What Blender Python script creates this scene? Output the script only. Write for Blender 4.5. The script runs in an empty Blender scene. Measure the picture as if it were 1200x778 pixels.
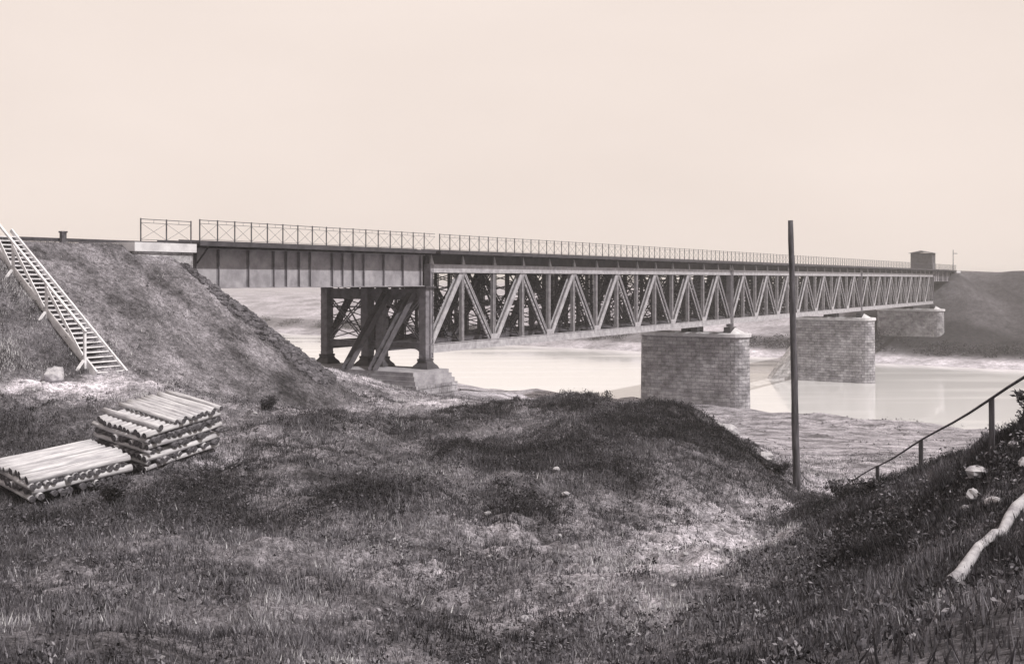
import bpy, math, random
import numpy as np
R = math.radians
SC = bpy.context.scene
COL = SC.collection
random.seed(7); rng = np.random.default_rng(7)

# ------------------------------------------------------------------ camera
E = 14.9                                    # eye height above the river
cam = bpy.data.cameras.new('camera'); co = bpy.data.objects.new('camera', cam); COL.objects.link(co)
co.location = (0, 0, E); co.rotation_euler = (R(90), 0, 0)
cam.sensor_fit = 'HORIZONTAL'; cam.sensor_width = 36.0
cam.lens = 36.0*1250/1200
cam.shift_y = -62/1200
cam.clip_start = 0.1; cam.clip_end = 9000
SC.camera = co

# ------------------------------------------------------------------ light
SUN_EL, SUN_X, SUN_Y = 46.0, 0.80, -0.60     # direction TO the sun
w = bpy.data.worlds.new('World'); SC.world = w; w.use_nodes = True
nt = w.node_tree; nt.nodes.clear()
sky = nt.nodes.new('ShaderNodeTexSky'); sky.sky_type = 'NISHITA'; sky.sun_disc = False
sky.sun_elevation = R(SUN_EL); sky.sun_rotation = math.atan2(SUN_X, SUN_Y)
sky.air_density = 1.0; sky.dust_density = 4.0
bw = nt.nodes.new('ShaderNodeRGBToBW')
tint = nt.nodes.new('ShaderNodeMix'); tint.data_type = 'RGBA'; tint.blend_type = 'MULTIPLY'
tint.inputs[0].default_value = 1.0; tint.inputs[7].default_value = (1.0, .885, .80, 1)
mx = nt.nodes.new('ShaderNodeMix'); mx.data_type = 'RGBA'; mx.inputs[0].default_value = 0.985
mx.inputs[7].default_value = (9.15, 8.0, 7.35, 1)      # milky overcast
bg = nt.nodes.new('ShaderNodeBackground'); bg.inputs[1].default_value = 0.10
wo = nt.nodes.new('ShaderNodeOutputWorld')
nt.links.new(sky.outputs[0], bw.inputs[0]); nt.links.new(bw.outputs[0], tint.inputs[6])
wtc = nt.nodes.new('ShaderNodeTexCoord'); wn = nt.nodes.new('ShaderNodeTexNoise'); wn.inputs['Scale'].default_value = 2.2; wn.inputs['Detail'].default_value = 7
wm = nt.nodes.new('ShaderNodeMapping'); wm.inputs['Scale'].default_value = (1, 1, 2.6)
wr = nt.nodes.new('ShaderNodeValToRGB'); wr.color_ramp.elements[0].position = .3; wr.color_ramp.elements[0].color = (.945, .94, .935, 1); wr.color_ramp.elements[1].position = .7; wr.color_ramp.elements[1].color = (1.03, 1.03, 1.03, 1)
wx = nt.nodes.new('ShaderNodeMix'); wx.data_type = 'RGBA'; wx.blend_type = 'MULTIPLY'; wx.inputs[0].default_value = 1
nt.links.new(wtc.outputs['Generated'], wm.inputs[0]); nt.links.new(wm.outputs[0], wn.inputs[0]); nt.links.new(wn.outputs[0], wr.inputs[0])
nt.links.new(tint.outputs[2], mx.inputs[6]); nt.links.new(mx.outputs[2], wx.inputs[6]); nt.links.new(wr.outputs[0], wx.inputs[7]); nt.links.new(wx.outputs[2], bg.inputs[0])
nt.links.new(bg.outputs[0], wo.inputs[0])
sl = bpy.data.lights.new('sun', 'SUN'); sl.energy = 4.4; sl.angle = R(1.2); sl.color = (1, .95, .91)
so = bpy.data.objects.new('sun', sl); COL.objects.link(so)
ce = math.cos(R(SUN_EL))
from mathutils import Vector, Matrix
so.rotation_euler = Vector((SUN_X*ce, SUN_Y*ce, math.sin(R(SUN_EL)))).to_track_quat('Z', 'Y').to_euler()
SC.view_settings.view_transform = 'Standard'; SC.view_settings.look = 'None'
SC.view_settings.exposure = 0; SC.view_settings.gamma = 1
SC.render.engine = 'CYCLES'

# ------------------------------------------------------------------ helpers
D = np.array([.534, .845, 0.]); D /= np.linalg.norm(D)     # along the bridge
P = np.array([-D[1], D[0], 0.])                            # across it, away from the viewer
O = np.array([-5.29, 66.1, E])
def B(s, t, z):                                            # bridge frame, z measured from eye level
    return O + s*D + t*P + np.array([0, 0, z])
ANG = math.atan2(D[1], D[0])

class MB:
    def __init__(self): self.v = []; self.f = []; self.m = []; self.n = 0; self.uv = []
    def add(self, v, f, m=0, uv=None):
        self.v.extend([tuple(map(float, p)) for p in v]); self.f.extend([tuple(i+self.n for i in q) for q in f])
        self.m.extend([m]*len(f)); self.n += len(v)
        if uv is not None: self.uv.extend(uv)
        return self
    def beam(self, a, b, wd, h, up=(0, 0, 1), m=0):
        a = np.array(a, float); b = np.array(b, float); d = b-a; d /= np.linalg.norm(d)
        u = np.array(up, float); sd = np.cross(d, u); sd /= np.linalg.norm(sd); u = np.cross(sd, d)
        vs = []
        for p in (a, b):
            for i, j in ((-1, -1), (1, -1), (1, 1), (-1, 1)): vs.append(p+sd*wd/2*i+u*h/2*j)
        return self.add(vs, [(0, 1, 2, 3), (7, 6, 5, 4), (0, 4, 5, 1), (1, 5, 6, 2), (2, 6, 7, 3), (3, 7, 4, 0)], m)
    def box(self, s0, s1, t0, t1, z0, z1, m=0):            # box in the bridge frame
        vs = [B(s, t, z) for z in (z0, z1) for s, t in ((s0, t0), (s1, t0), (s1, t1), (s0, t1))]
        return self.add(vs, [(0, 1, 2, 3), (7, 6, 5, 4), (0, 4, 5, 1), (1, 5, 6, 2), (2, 6, 7, 3), (3, 7, 4, 0)], m)
    def tube(self, pts, rs, n=10, m=0, mcap=None):
        pts = [np.array(p, float) for p in pts]; base = []
        for i, p in enumerate(pts):
            d = pts[min(i+1, len(pts)-1)]-pts[max(i-1, 0)]; d /= np.linalg.norm(d)
            r_ = np.cross(d, (0, 0, 1) if abs(d[2]) < .9 else (1, 0, 0)); r_ /= np.linalg.norm(r_); q = np.cross(r_, d)
            for k in range(n):
                a = 2*math.pi*k/n; base.append(p+rs[i]*(math.cos(a)*r_+math.sin(a)*q))
        fs = [(i*n+k, i*n+(k+1) % n, (i+1)*n+(k+1) % n, (i+1)*n+k) for i in range(len(pts)-1) for k in range(n)]
        n0 = self.n
        self.add(base, fs, m)
        cm = m if mcap is None else mcap
        self.f.append(tuple(n0+k for k in range(n))); self.m.append(cm)
        l = len(base); self.f.append(tuple(n0+l-1-k for k in range(n))); self.m.append(cm)
        return self
    def build(self, name, mats, parent=None, smooth=False):
        me = bpy.data.meshes.new(name); me.from_pydata(self.v, [], self.f)
        if not isinstance(mats, (list, tuple)): mats = [mats]
        for q in mats: me.materials.append(q)
        if len(mats) > 1: me.polygons.foreach_set('material_index', self.m)
        if smooth: me.polygons.foreach_set('use_smooth', [True]*len(self.f))
        import bmesh
        bm = bmesh.new(); bm.from_mesh(me); bmesh.ops.recalc_face_normals(bm, faces=bm.faces); bm.to_mesh(me); bm.free()
        o = bpy.data.objects.new(name, me); COL.objects.link(o)
        if parent is not None: attach(o, parent)
        return o
def attach(o, p):
    o.parent = p; o.matrix_parent_inverse = world_of(p).inverted()
WM = {}
def world_of(p):
    m = p.matrix_basis.copy() if p.parent is None else world_of(p.parent) @ p.matrix_parent_inverse @ p.matrix_basis
    return m
def tag(o, label=None, cat=None, group=None, kind=None):
    if label: o['label'] = label
    if cat: o['category'] = cat
    if group: o['group'] = group
    if kind: o['kind'] = kind
    return o
def empty(name, loc, label=None, cat=None, group=None):
    o = bpy.data.objects.new(name, None); COL.objects.link(o); o.location = tuple(map(float, loc)); o.empty_display_size = .3
    return tag(o, label, cat, group)
KIDS = lambda o: [c for c in o.children]
def copy_tree(o, parent=None):
    c = o.copy(); COL.objects.link(c)
    if parent is not None: c.parent = parent; c.matrix_parent_inverse = o.matrix_parent_inverse.copy()
    for ch in KIDS(o): copy_tree(ch, c)
    return c
def shift(o, vec): o.location = Vector(o.location)+Vector(tuple(map(float, vec)))

def mesh_np(name, V, F, mat, smooth=False):               # V (n,3), F (m,k)
    me = bpy.data.meshes.new(name); k = F.shape[1]
    me.vertices.add(len(V)); me.vertices.foreach_set('co', V.astype(np.float32).ravel())
    me.loops.add(F.size); me.loops.foreach_set('vertex_index', F.astype(np.int32).ravel())
    me.polygons.add(len(F)); me.polygons.foreach_set('loop_start', np.arange(0, F.size, k, dtype=np.int32))
    me.polygons.foreach_set('loop_total', np.full(len(F), k, np.int32))
    if smooth: me.polygons.foreach_set('use_smooth', np.ones(len(F), bool))
    me.update(); me.validate()
    me.materials.append(mat)
    o = bpy.data.objects.new(name, me); COL.objects.link(o); return o
def attr(o, name, val):
    a = o.data.attributes.new(name, 'FLOAT', 'POINT'); a.data.foreach_set('value', val.astype(np.float32))

def vnoise(x, y, seed=0):                                  # smooth value noise in 0..1
    xi = np.floor(x).astype(np.int64); yi = np.floor(y).astype(np.int64); fx = x-xi; fy = y-yi
    fx = fx*fx*(3-2*fx); fy = fy*fy*(3-2*fy)
    def h(a, b):
        n = (a*374761393+b*668265263+seed*982451653) & 0xffffffff
        n = ((n ^ (n >> 13))*1274126177) & 0xffffffff
        return ((n ^ (n >> 16)) & 0xffff)/65535.
    return (h(xi, yi)*(1-fx)+h(xi+1, yi)*fx)*(1-fy)+(h(xi, yi+1)*(1-fx)+h(xi+1, yi+1)*fx)*fy
def fbm(x, y, f, n=4, seed=0):
    s = 0; a = 1; t = 0
    for i in range(n): s = s+a*vnoise(x*f+17*i, y*f+31*i, seed+i); t += a; a *= .55; f *= 2.05
    return s/t
def smooth(a, b, x): x = np.clip((x-a)/(b-a), 0, 1); return x*x*(3-2*x)

# ------------------------------------------------------------------ materials
def mono(g):                                               # ink-like greys: violet in the darks, paper in the lights
    k = max(0, min(1, g/.5)); return (g*1.0, g*(.945+.055*k), g*(1.10-.06*k), 1)
def newmat(name, rough=.8):
    m = bpy.data.materials.new(name); m.use_nodes = True; n = m.node_tree.nodes; b = n['Principled BSDF']
    b.inputs['Roughness'].default_value = rough; b.inputs['Specular IOR Level'].default_value = .25
    return m, n, m.node_tree.links, b
def ramp(n, stops):
    r = n.new('ShaderNodeValToRGB'); e = r.color_ramp.elements
    while len(e) < len(stops): e.new(.5)
    for q, (p, c) in zip(e, stops): q.position = p; q.color = c
    return r
def noisy(name, g0, g1, scale=3, detail=6, rough=.8, bump=.15, bscale=None, p0=.35, p1=.65, stretch=None, bdist=.03):
    m, n, l, b = newmat(name, rough)
    tc = n.new('ShaderNodeTexCoord'); src = tc.outputs['Object']
    if stretch:
        mp = n.new('ShaderNodeMapping'); mp.inputs['Scale'].default_value = stretch; l.new(src, mp.inputs[0]); src = mp.outputs[0]
    t = n.new('ShaderNodeTexNoise'); t.inputs['Scale'].default_value = scale; t.inputs['Detail'].default_value = detail
    t.inputs['Roughness'].default_value = .65
    l.new(src, t.inputs['Vector'])
    r = ramp(n, [(p0, mono(g0)), (p1, mono(g1))]); l.new(t.outputs[0], r.inputs[0]); l.new(r.outputs[0], b.inputs['Base Color'])
    if bump:
        t2 = n.new('ShaderNodeTexNoise'); t2.inputs['Scale'].default_value = bscale or scale*4; t2.inputs['Detail'].default_value = 5
        l.new(src, t2.inputs['Vector'])
        bp = n.new('ShaderNodeBump'); bp.inputs['Strength'].default_value = bump; bp.inputs['Distance'].default_value = bdist
        l.new(t2.outputs[0], bp.inputs['Height']); l.new(bp.outputs[0], b.inputs['Normal'])
    return m
M = {}
M['iron_light'] = noisy('pale painted iron', .24, .42, 2.6, 9, .55, .1)
M['iron_web'] = noisy('grey painted plate', .19, .32, 1.1, 12, .55, .15, p0=.38, p1=.62)
M['iron_shaded'] = noisy('shade-darkened iron', .05, .10, 2, 7, .6, .1)  # iron colour lowered to stand in for shade under the deck
M['iron'] = noisy('grey painted iron', .12, .22, 2.2, 9, .55, .1)
M['iron_dark'] = noisy('dark iron', .035, .07, 2, 6, .6, .1)  # on bracing and stringers this dark colour also paints in the interior shade
M['timber_dark'] = noisy('tarred timber', .03, .07, 3, 5, .9, .3)
M['railing'] = noisy('railing iron', .05, .10, 3, 4, .6, 0)
M['wood_pale'] = noisy('pale sawn timber', .48, .74, 3, 6, .75, .25, 30)
M['wood_old'] = noisy('weathered timber', .16, .34, 4, 6, .85, .5, 20)
M['pole'] = noisy('pole timber', .03, .11, 9, 8, .85, .7, 26, stretch=(1, 1, .12))
M['log_side'] = noisy('peeled log', .26, .54, 9, 9, .8, .6, 26, .36, .64, stretch=(.12, 1, 1))
M['log_old'] = noisy('barked log', .03, .20, 9, 9, .85, .7, 26, .36, .64, stretch=(.2, 1, 1))
M['log_end'] = noisy('weathered log end', .02, .11, 12, 5, .9, .5, 40)
M['coping'] = noisy('pale dressed stone', .42, .60, 1.5, 6, .85, .3, 12)
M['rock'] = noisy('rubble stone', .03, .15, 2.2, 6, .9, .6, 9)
M['base_stone'] = noisy('grey dressed stone', .20, .36, 1.5, 9, .9, .4, 10)
M['rock_pale'] = noisy('pale stone', .20, .44, 4, 6, .9, .5, 14)
M['weed'] = noisy('weed leaves', .02, .075, 3, 4, .8, 0)
M['scrub'] = noisy('scrub leaves', .03, .09, .6, 4, .9, 0)
M['hut'] = noisy('hut boards', .05, .10, 2, 4, .9, .2)

def masonry(name, dark, light, mortar, bw_=.95, rh=.42, stain=True):
    m, n, l, b = newmat(name, .9)
    uv = n.new('ShaderNodeUVMap')
    nz = n.new('ShaderNodeTexNoise'); nz.inputs['Scale'].default_value = 1.7; nz.inputs['Detail'].default_value = 4
    l.new(uv.outputs[0], nz.inputs['Vector'])
    ad = n.new('ShaderNodeMix'); ad.data_type = 'RGBA'; ad.blend_type = 'LINEAR_LIGHT'; ad.inputs[0].default_value = .06
    l.new(uv.outputs[0], ad.inputs[6]); l.new(nz.outputs['Color'], ad.inputs[7])
    br = n.new('ShaderNodeTexBrick'); br.inputs['Scale'].default_value = 1
    br.inputs['Color1'].default_value = mono(dark); br.inputs['Color2'].default_value = mono(light); br.inputs['Mortar'].default_value = mono(mortar)
    br.inputs['Mortar Size'].default_value = .022; br.inputs['Mortar Smooth'].default_value = .4; br.inputs['Bias'].default_value = 0.0
    br.inputs['Brick Width'].default_value = bw_; br.inputs['Row Height'].default_value = rh
    l.new(ad.outputs[2], br.inputs['Vector'])
    t = n.new('ShaderNodeTexNoise'); t.inputs['Scale'].default_value = .7; t.inputs['Detail'].default_value = 12; t.inputs['Roughness'].default_value = .78
    l.new(uv.outputs[0], t.inputs['Vector'])
    r = ramp(n, [(.36, (.38, .38, .38, 1)), (.64, (1.4, 1.4, 1.4, 1))]); l.new(t.outputs[0], r.inputs[0])
    mu = n.new('ShaderNodeMix'); mu.data_type = 'RGBA'; mu.blend_type = 'MULTIPLY'; mu.inputs[0].default_value = 1
    l.new(br.outputs[0], mu.inputs[6]); l.new(r.outputs[0], mu.inputs[7]); l.new(mu.outputs[2], b.inputs['Base Color'])
    t2 = n.new('ShaderNodeTexNoise'); t2.inputs['Scale'].default_value = 5; t2.inputs['Detail'].default_value = 6; l.new(uv.outputs[0], t2.inputs['Vector'])
    ma = n.new('ShaderNodeMath'); ma.operation = 'MULTIPLY_ADD'; ma.inputs[1].default_value = -1.2
    l.new(br.outputs['Fac'], ma.inputs[0]); l.new(t2.outputs[0], ma.inputs[2])
    bp = n.new('ShaderNodeBump'); bp.inputs['Strength'].default_value = 1.0; bp.inputs['Distance'].default_value = .10
    l.new(ma.outputs[0], bp.inputs['Height']); l.new(bp.outputs[0], b.inputs['Normal'])
    return m
M['pier_stone'] = masonry('coursed pier masonry', .24, .37, .17, .84, .38)
M['pale_stone'] = masonry('pale limestone', .66, .80, .5, 1.2, .5)
M['cut_stone'] = masonry('pale ashlar', .40, .58, .30, 1.2, .5)

def ground_mat(name, noise_scale=1.0, near=True):
    m, n, l, b = newmat(name, .95)
    b.inputs['Specular IOR Level'].default_value = .05
    at = n.new('ShaderNodeAttribute'); at.attribute_name = 'alb'
    tc = n.new('ShaderNodeTexCoord'); src = tc.outputs['Object']
    def nz(s, d, ro=.6):
        t = n.new('ShaderNodeTexNoise'); t.inputs['Scale'].default_value = s*noise_scale; t.inputs['Detail'].default_value = d; t.inputs['Roughness'].default_value = ro
        l.new(src, t.inputs['Vector']); return t.outputs[0]
    def mr(x, a, b_, c, d):
        k = n.new('ShaderNodeMapRange'); k.inputs[1].default_value = a; k.inputs[2].default_value = b_; k.inputs[3].default_value = c; k.inputs[4].default_value = d
        l.new(x, k.inputs[0]); return k.outputs[0]
    def mth(op, x, y):
        k = n.new('ShaderNodeMath'); k.operation = op
        for i, q in enumerate((x, y)):
            if isinstance(q, (int, float)): k.inputs[i].default_value = q
            else: l.new(q, k.inputs[i])
        return k.outputs[0]
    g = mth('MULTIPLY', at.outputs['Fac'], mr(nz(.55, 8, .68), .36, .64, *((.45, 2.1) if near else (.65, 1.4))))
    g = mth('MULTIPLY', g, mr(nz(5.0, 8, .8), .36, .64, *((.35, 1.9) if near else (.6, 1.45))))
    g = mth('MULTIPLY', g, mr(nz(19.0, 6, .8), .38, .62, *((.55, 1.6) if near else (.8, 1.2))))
    vo = n.new('ShaderNodeTexVoronoi'); vo.inputs['Scale'].default_value = 6.5*noise_scale; l.new(src, vo.inputs['Vector'])
    st = mr(vo.outputs['Distance'], .12, .26, 1.0, 0.0)                  # scattered pebbles
    sel = mr(vo.outputs['Color'], .70, .78, 0.0, 1.0)
    peb = mth('MULTIPLY', mth('MULTIPLY', st, sel), mr(at.outputs['Fac'], .10, .30, .06, .30))
    g = mth('ADD', g, peb) if near else g
    cx = n.new('ShaderNodeCombineXYZ')
    l.new(g, cx.inputs[0]); l.new(mth('MULTIPLY', g, .96), cx.inputs[1]); l.new(mth('MULTIPLY', g, 1.06), cx.inputs[2])
    l.new(cx.outputs[0], b.inputs['Base Color'])
    h = mth('ADD', mth('ADD', nz(4, 8, .75), mth('MULTIPLY', nz(22, 4), .35)), mth('MULTIPLY', st, .25))
    bp = n.new('ShaderNodeBump'); bp.inputs['Strength'].default_value = .9 if near else .4; bp.inputs['Distance'].default_value = .13 if near else .25
    l.new(h, bp.inputs['Height']); l.new(bp.outputs[0], b.inputs['Normal'])
    return m
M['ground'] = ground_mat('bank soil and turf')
M['far_ground'] = ground_mat('far bank turf', .22, False)

def grass_mat():
    m, n, l, b = newmat('grass blades', .85)
    at = n.new('ShaderNodeAttribute'); at.attribute_name = 'tone'
    r = ramp(n, [(0, mono(.02)), (.45, mono(.09)), (.8, mono(.24)), (1, mono(.50))])
    l.new(at.outputs['Fac'], r.inputs[0]); l.new(r.outputs[0], b.inputs['Base Color'])
    return m
M['grass'] = grass_mat()

m, n, l, b = newmat('river water', .07)
b.inputs['Base Color'].default_value = (.70, .70, .71, 1); b.inputs['IOR'].default_value = 1.33; b.inputs['Specular IOR Level'].default_value = .5
tc = n.new('ShaderNodeTexCoord'); mp = n.new('ShaderNodeMapping'); mp.inputs['Rotation'].default_value = (0, 0, R(-39)); mp.inputs['Scale'].default_value = (.03, .16, 1)
t = n.new('ShaderNodeTexNoise'); t.inputs['Scale'].default_value = 1; t.inputs['Detail'].default_value = 5
mp2 = n.new('ShaderNodeMapping'); mp2.inputs['Scale'].default_value = (.5, 1.1, 1); t2 = n.new('ShaderNodeTexNoise'); t2.inputs['Scale'].default_value = 1.0; t2.inputs['Detail'].default_value = 3
l.new(tc.outputs['Object'], mp.inputs[0]); l.new(mp.outputs[0], t.inputs[0]); l.new(tc.outputs['Object'], mp2.inputs[0]); l.new(mp2.outputs[0], t2.inputs[0])
r = ramp(n, [(.42, (.03, .03, .03, 1)), (.62, (.16, .16, .16, 1))]); l.new(t.outputs[0], r.inputs[0]); l.new(r.outputs[0], b.inputs['Roughness'])
bp = n.new('ShaderNodeBump'); bp.inputs['Strength'].default_value = .12; bp.inputs['Distance'].default_value = .05
l.new(t2.outputs[0], bp.inputs['Height']); l.new(bp.outputs[0], b.inputs['Normal'])
M['water'] = m

# ------------------------------------------------------------------ terrain
# height control points on the near bank: x, y, height relative to the eye, grey value of the soil
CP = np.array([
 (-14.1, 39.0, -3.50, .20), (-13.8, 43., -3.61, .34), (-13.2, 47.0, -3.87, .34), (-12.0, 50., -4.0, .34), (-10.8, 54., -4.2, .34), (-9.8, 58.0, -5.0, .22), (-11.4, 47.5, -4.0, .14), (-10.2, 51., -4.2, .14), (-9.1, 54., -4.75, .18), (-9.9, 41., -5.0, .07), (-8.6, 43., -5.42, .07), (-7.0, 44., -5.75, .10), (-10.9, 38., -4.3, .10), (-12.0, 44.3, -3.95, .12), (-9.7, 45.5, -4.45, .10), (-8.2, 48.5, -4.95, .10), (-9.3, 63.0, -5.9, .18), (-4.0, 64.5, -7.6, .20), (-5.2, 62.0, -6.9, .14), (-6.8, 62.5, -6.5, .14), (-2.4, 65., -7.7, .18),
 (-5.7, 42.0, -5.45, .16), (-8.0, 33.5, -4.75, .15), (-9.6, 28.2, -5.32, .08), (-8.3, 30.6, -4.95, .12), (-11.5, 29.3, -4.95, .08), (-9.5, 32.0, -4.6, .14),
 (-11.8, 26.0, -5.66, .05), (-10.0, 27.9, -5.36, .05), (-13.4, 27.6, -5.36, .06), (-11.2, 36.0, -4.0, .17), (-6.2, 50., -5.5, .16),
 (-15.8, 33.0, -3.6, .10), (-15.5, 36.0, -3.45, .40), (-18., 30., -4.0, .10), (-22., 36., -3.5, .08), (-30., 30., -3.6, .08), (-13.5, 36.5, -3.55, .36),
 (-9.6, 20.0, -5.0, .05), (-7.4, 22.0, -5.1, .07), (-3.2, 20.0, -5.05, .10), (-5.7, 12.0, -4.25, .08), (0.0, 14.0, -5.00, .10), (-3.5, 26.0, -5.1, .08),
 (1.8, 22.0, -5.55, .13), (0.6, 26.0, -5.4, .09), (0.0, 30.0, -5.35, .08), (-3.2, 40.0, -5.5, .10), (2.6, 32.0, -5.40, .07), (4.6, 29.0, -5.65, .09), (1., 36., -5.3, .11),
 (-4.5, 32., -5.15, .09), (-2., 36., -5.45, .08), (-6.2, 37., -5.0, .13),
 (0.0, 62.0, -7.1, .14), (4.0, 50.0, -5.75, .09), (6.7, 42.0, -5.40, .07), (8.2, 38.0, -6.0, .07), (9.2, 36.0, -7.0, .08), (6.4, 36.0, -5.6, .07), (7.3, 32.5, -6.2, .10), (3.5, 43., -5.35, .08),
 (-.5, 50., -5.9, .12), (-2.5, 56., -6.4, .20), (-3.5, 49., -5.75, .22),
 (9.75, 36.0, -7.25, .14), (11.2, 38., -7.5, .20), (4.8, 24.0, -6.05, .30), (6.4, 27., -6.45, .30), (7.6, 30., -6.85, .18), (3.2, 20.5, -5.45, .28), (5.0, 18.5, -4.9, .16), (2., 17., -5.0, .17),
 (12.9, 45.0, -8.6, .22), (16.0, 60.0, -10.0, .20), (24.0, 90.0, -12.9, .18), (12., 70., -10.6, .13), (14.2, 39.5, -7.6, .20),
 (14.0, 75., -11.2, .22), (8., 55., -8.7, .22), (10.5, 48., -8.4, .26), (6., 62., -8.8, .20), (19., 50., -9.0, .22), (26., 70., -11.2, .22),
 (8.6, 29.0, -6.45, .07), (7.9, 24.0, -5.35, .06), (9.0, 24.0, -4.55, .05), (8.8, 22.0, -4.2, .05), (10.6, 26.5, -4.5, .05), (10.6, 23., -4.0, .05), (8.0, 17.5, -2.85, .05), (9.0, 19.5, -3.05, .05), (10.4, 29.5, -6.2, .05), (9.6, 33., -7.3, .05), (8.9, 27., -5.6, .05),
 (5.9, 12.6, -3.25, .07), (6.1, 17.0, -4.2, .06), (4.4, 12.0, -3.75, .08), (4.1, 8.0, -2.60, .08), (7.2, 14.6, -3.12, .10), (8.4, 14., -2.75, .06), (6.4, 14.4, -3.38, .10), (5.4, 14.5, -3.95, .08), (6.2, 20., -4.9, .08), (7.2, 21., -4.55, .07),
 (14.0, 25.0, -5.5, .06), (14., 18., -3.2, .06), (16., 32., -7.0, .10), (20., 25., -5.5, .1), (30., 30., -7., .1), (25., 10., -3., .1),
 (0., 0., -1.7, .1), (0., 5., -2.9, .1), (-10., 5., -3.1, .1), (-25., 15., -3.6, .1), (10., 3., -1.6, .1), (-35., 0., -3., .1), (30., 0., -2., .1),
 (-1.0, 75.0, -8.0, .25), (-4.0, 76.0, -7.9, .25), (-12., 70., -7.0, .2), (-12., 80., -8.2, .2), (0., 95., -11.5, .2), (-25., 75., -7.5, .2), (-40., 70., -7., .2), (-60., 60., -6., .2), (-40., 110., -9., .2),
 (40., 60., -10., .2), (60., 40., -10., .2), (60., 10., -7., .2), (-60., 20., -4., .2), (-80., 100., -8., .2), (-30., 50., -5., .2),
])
SCRUB = [(-3.9, 38, 2.0), (-1.1, 33, 1.8), (.2, 31, 1.5), (1.3, 31.8, 1.5), (4.9, 40.5, 2.6), (6.2, 36.6, 1.8), (2.6, 29.5, 1.3), (7.6, 36.5, 1.6), (3.2, 36, 1.7),
         (-8.0, 25.8, 1.3), (-9.9, 22.6, 1.8), (-6.5, 22, 1.3), (-14.4, 30.5, 1.8), (-3.2, 24, 1.3), (3.0, 46, 2.0), (.3, 25.3, 1.1), (-12.6, 23.5, 1.6), (-6.8, 34.5, 1.4), (7.6, 27.5, 1.3), (6.9, 23.5, 1.2), (5.4, 17.5, 1.6), (9.6, 28, 1.8), (-1.2, 44, 1.7), (9.4, 21, 1.0)]
def scrubf(x, y):
    f = 0
    for a, b_, q in SCRUB: f = f+np.exp(-((x-a)**2+((y-b_)*.75)**2)/(q*q))
    return np.clip(f, 0, 1)
def tps(C, V, lam):
    n_ = len(C); d = np.linalg.norm(C[:, None]-C[None], axis=2)
    K = np.where(d > 0, d*d*np.log(d+1e-9), 0)+lam*np.eye(n_)
    Q = np.hstack([np.ones((n_, 1)), C]); A = np.block([[K, Q], [Q.T, np.zeros((3, 3))]])
    return np.linalg.solve(A, np.concatenate([V, np.zeros(3)]))
C2 = CP[:, :2]/10.
WZ = tps(C2, CP[:, 2], .0015)
def rbf(x, y):
    X = np.stack([x, y], -1)/10.; out = np.zeros(len(x))
    for i in range(0, len(x), 20000):
        d = np.linalg.norm(X[i:i+20000, None]-C2[None], axis=2)
        out[i:i+20000] = np.where(d > 0, d*d*np.log(d+1e-9), 0) @ WZ[:-3]+WZ[-3]+X[i:i+20000] @ WZ[-2:]
    return out
def idw(x, y):
    out = np.zeros(len(x)); X = np.stack([x, y], -1)/10.
    for i in range(0, len(x), 20000):
        d = np.linalg.norm(X[i:i+20000, None]-C2[None], axis=2)+.05
        wt = d**-3.5; out[i:i+20000] = (wt @ CP[:, 3])/wt.sum(1)
    return out
def st(x, y):
    dx = x-O[0]; dy = y-O[1]; return dx*D[0]+dy*D[1], dx*P[0]+dy*P[1]
WB = np.array([.63, .777]); WB /= np.linalg.norm(WB)
def bank(x, y): return x*WB[0]+y*WB[1]
def emb(x, y):                                             # railway embankment with its cone at the abutment
    s, t = st(x, y)
    ds = np.maximum(s+20.7, 0)/1.22
    dt = np.maximum(np.maximum(-.15-t, (t-8.6)), 0)/1.34
    r = np.sqrt(ds**2+dt**2)
    wob = .22*(fbm(s, t, .35, 3, 5)-.5)+.26*(fbm(s*1.3, t*.28, 1.0, 3, 9)-.5)+.16*(fbm(s, t, 1.7, 2, 19)-.5)
    return 1.52-r+wob*np.clip(r*2, 0, 1), r
def near_h(x, y, detail=True):
    z = rbf(x, y)
    z = np.clip(z, -13, -1.2)
    e, r = emb(x, y)
    if detail:
        am = smooth(6, 22, np.hypot(x, y))*(1-.55*smooth(40, 62, y+.4*np.abs(x)))
        z = z+.16*scrubf(x, y)+am*(.95*(fbm(x, y, .33, 3, 3)-.5)+.50*(fbm(x, y, 1.3, 2, 4)-.5)+.26*(fbm(x, y, 3.2, 2, 14)-.5))
    k = .35; hh = np.clip(.5+.5*(e-z)/k, 0, 1); z = z*(1-hh)+e*hh+k*hh*(1-hh)
    z = z+E
    b_ = bank(x, y)
    return np.minimum(z, (106-b_)*.30+.12*(fbm(x, y, .3, 3, 8)-.5)), e+E-z
def axis(lo, hi, a, b_, fine, coarse):
    v = [a]
    while v[-1] < b_: v.append(v[-1]+fine)
    st_ = fine
    while v[-1] < hi: st_ = min(st_*1.12, coarse); v.append(v[-1]+st_)
    st_ = fine; v = v[::-1]
    while v[-1] > lo: st_ = min(st_*1.12, coarse); v.append(v[-1]-st_)
    return np.array(v[::-1])
def grid(xs, ys):
    X, Y = np.meshgrid(xs, ys); nx, ny = len(xs), len(ys)
    i = np.arange((nx-1)*(ny-1)); r = i//(nx-1); c = i % (nx-1); a = r*nx+c
    return X.ravel(), Y.ravel(), np.stack([a, a+1, a+nx+1, a+nx], 1)
X, Y, F = grid(axis(-400, 300, -24, 16, .17, 12), axis(-40, 420, 9, 52, .17, 12))
Z, de = near_h(X, Y)
keep = bank(X[F[:, 0]], Y[F[:, 0]]) < 150
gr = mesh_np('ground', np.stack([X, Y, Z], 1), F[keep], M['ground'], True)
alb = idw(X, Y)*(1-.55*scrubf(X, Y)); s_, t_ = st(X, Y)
onemb = smooth(-.4, .1, de)
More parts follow.
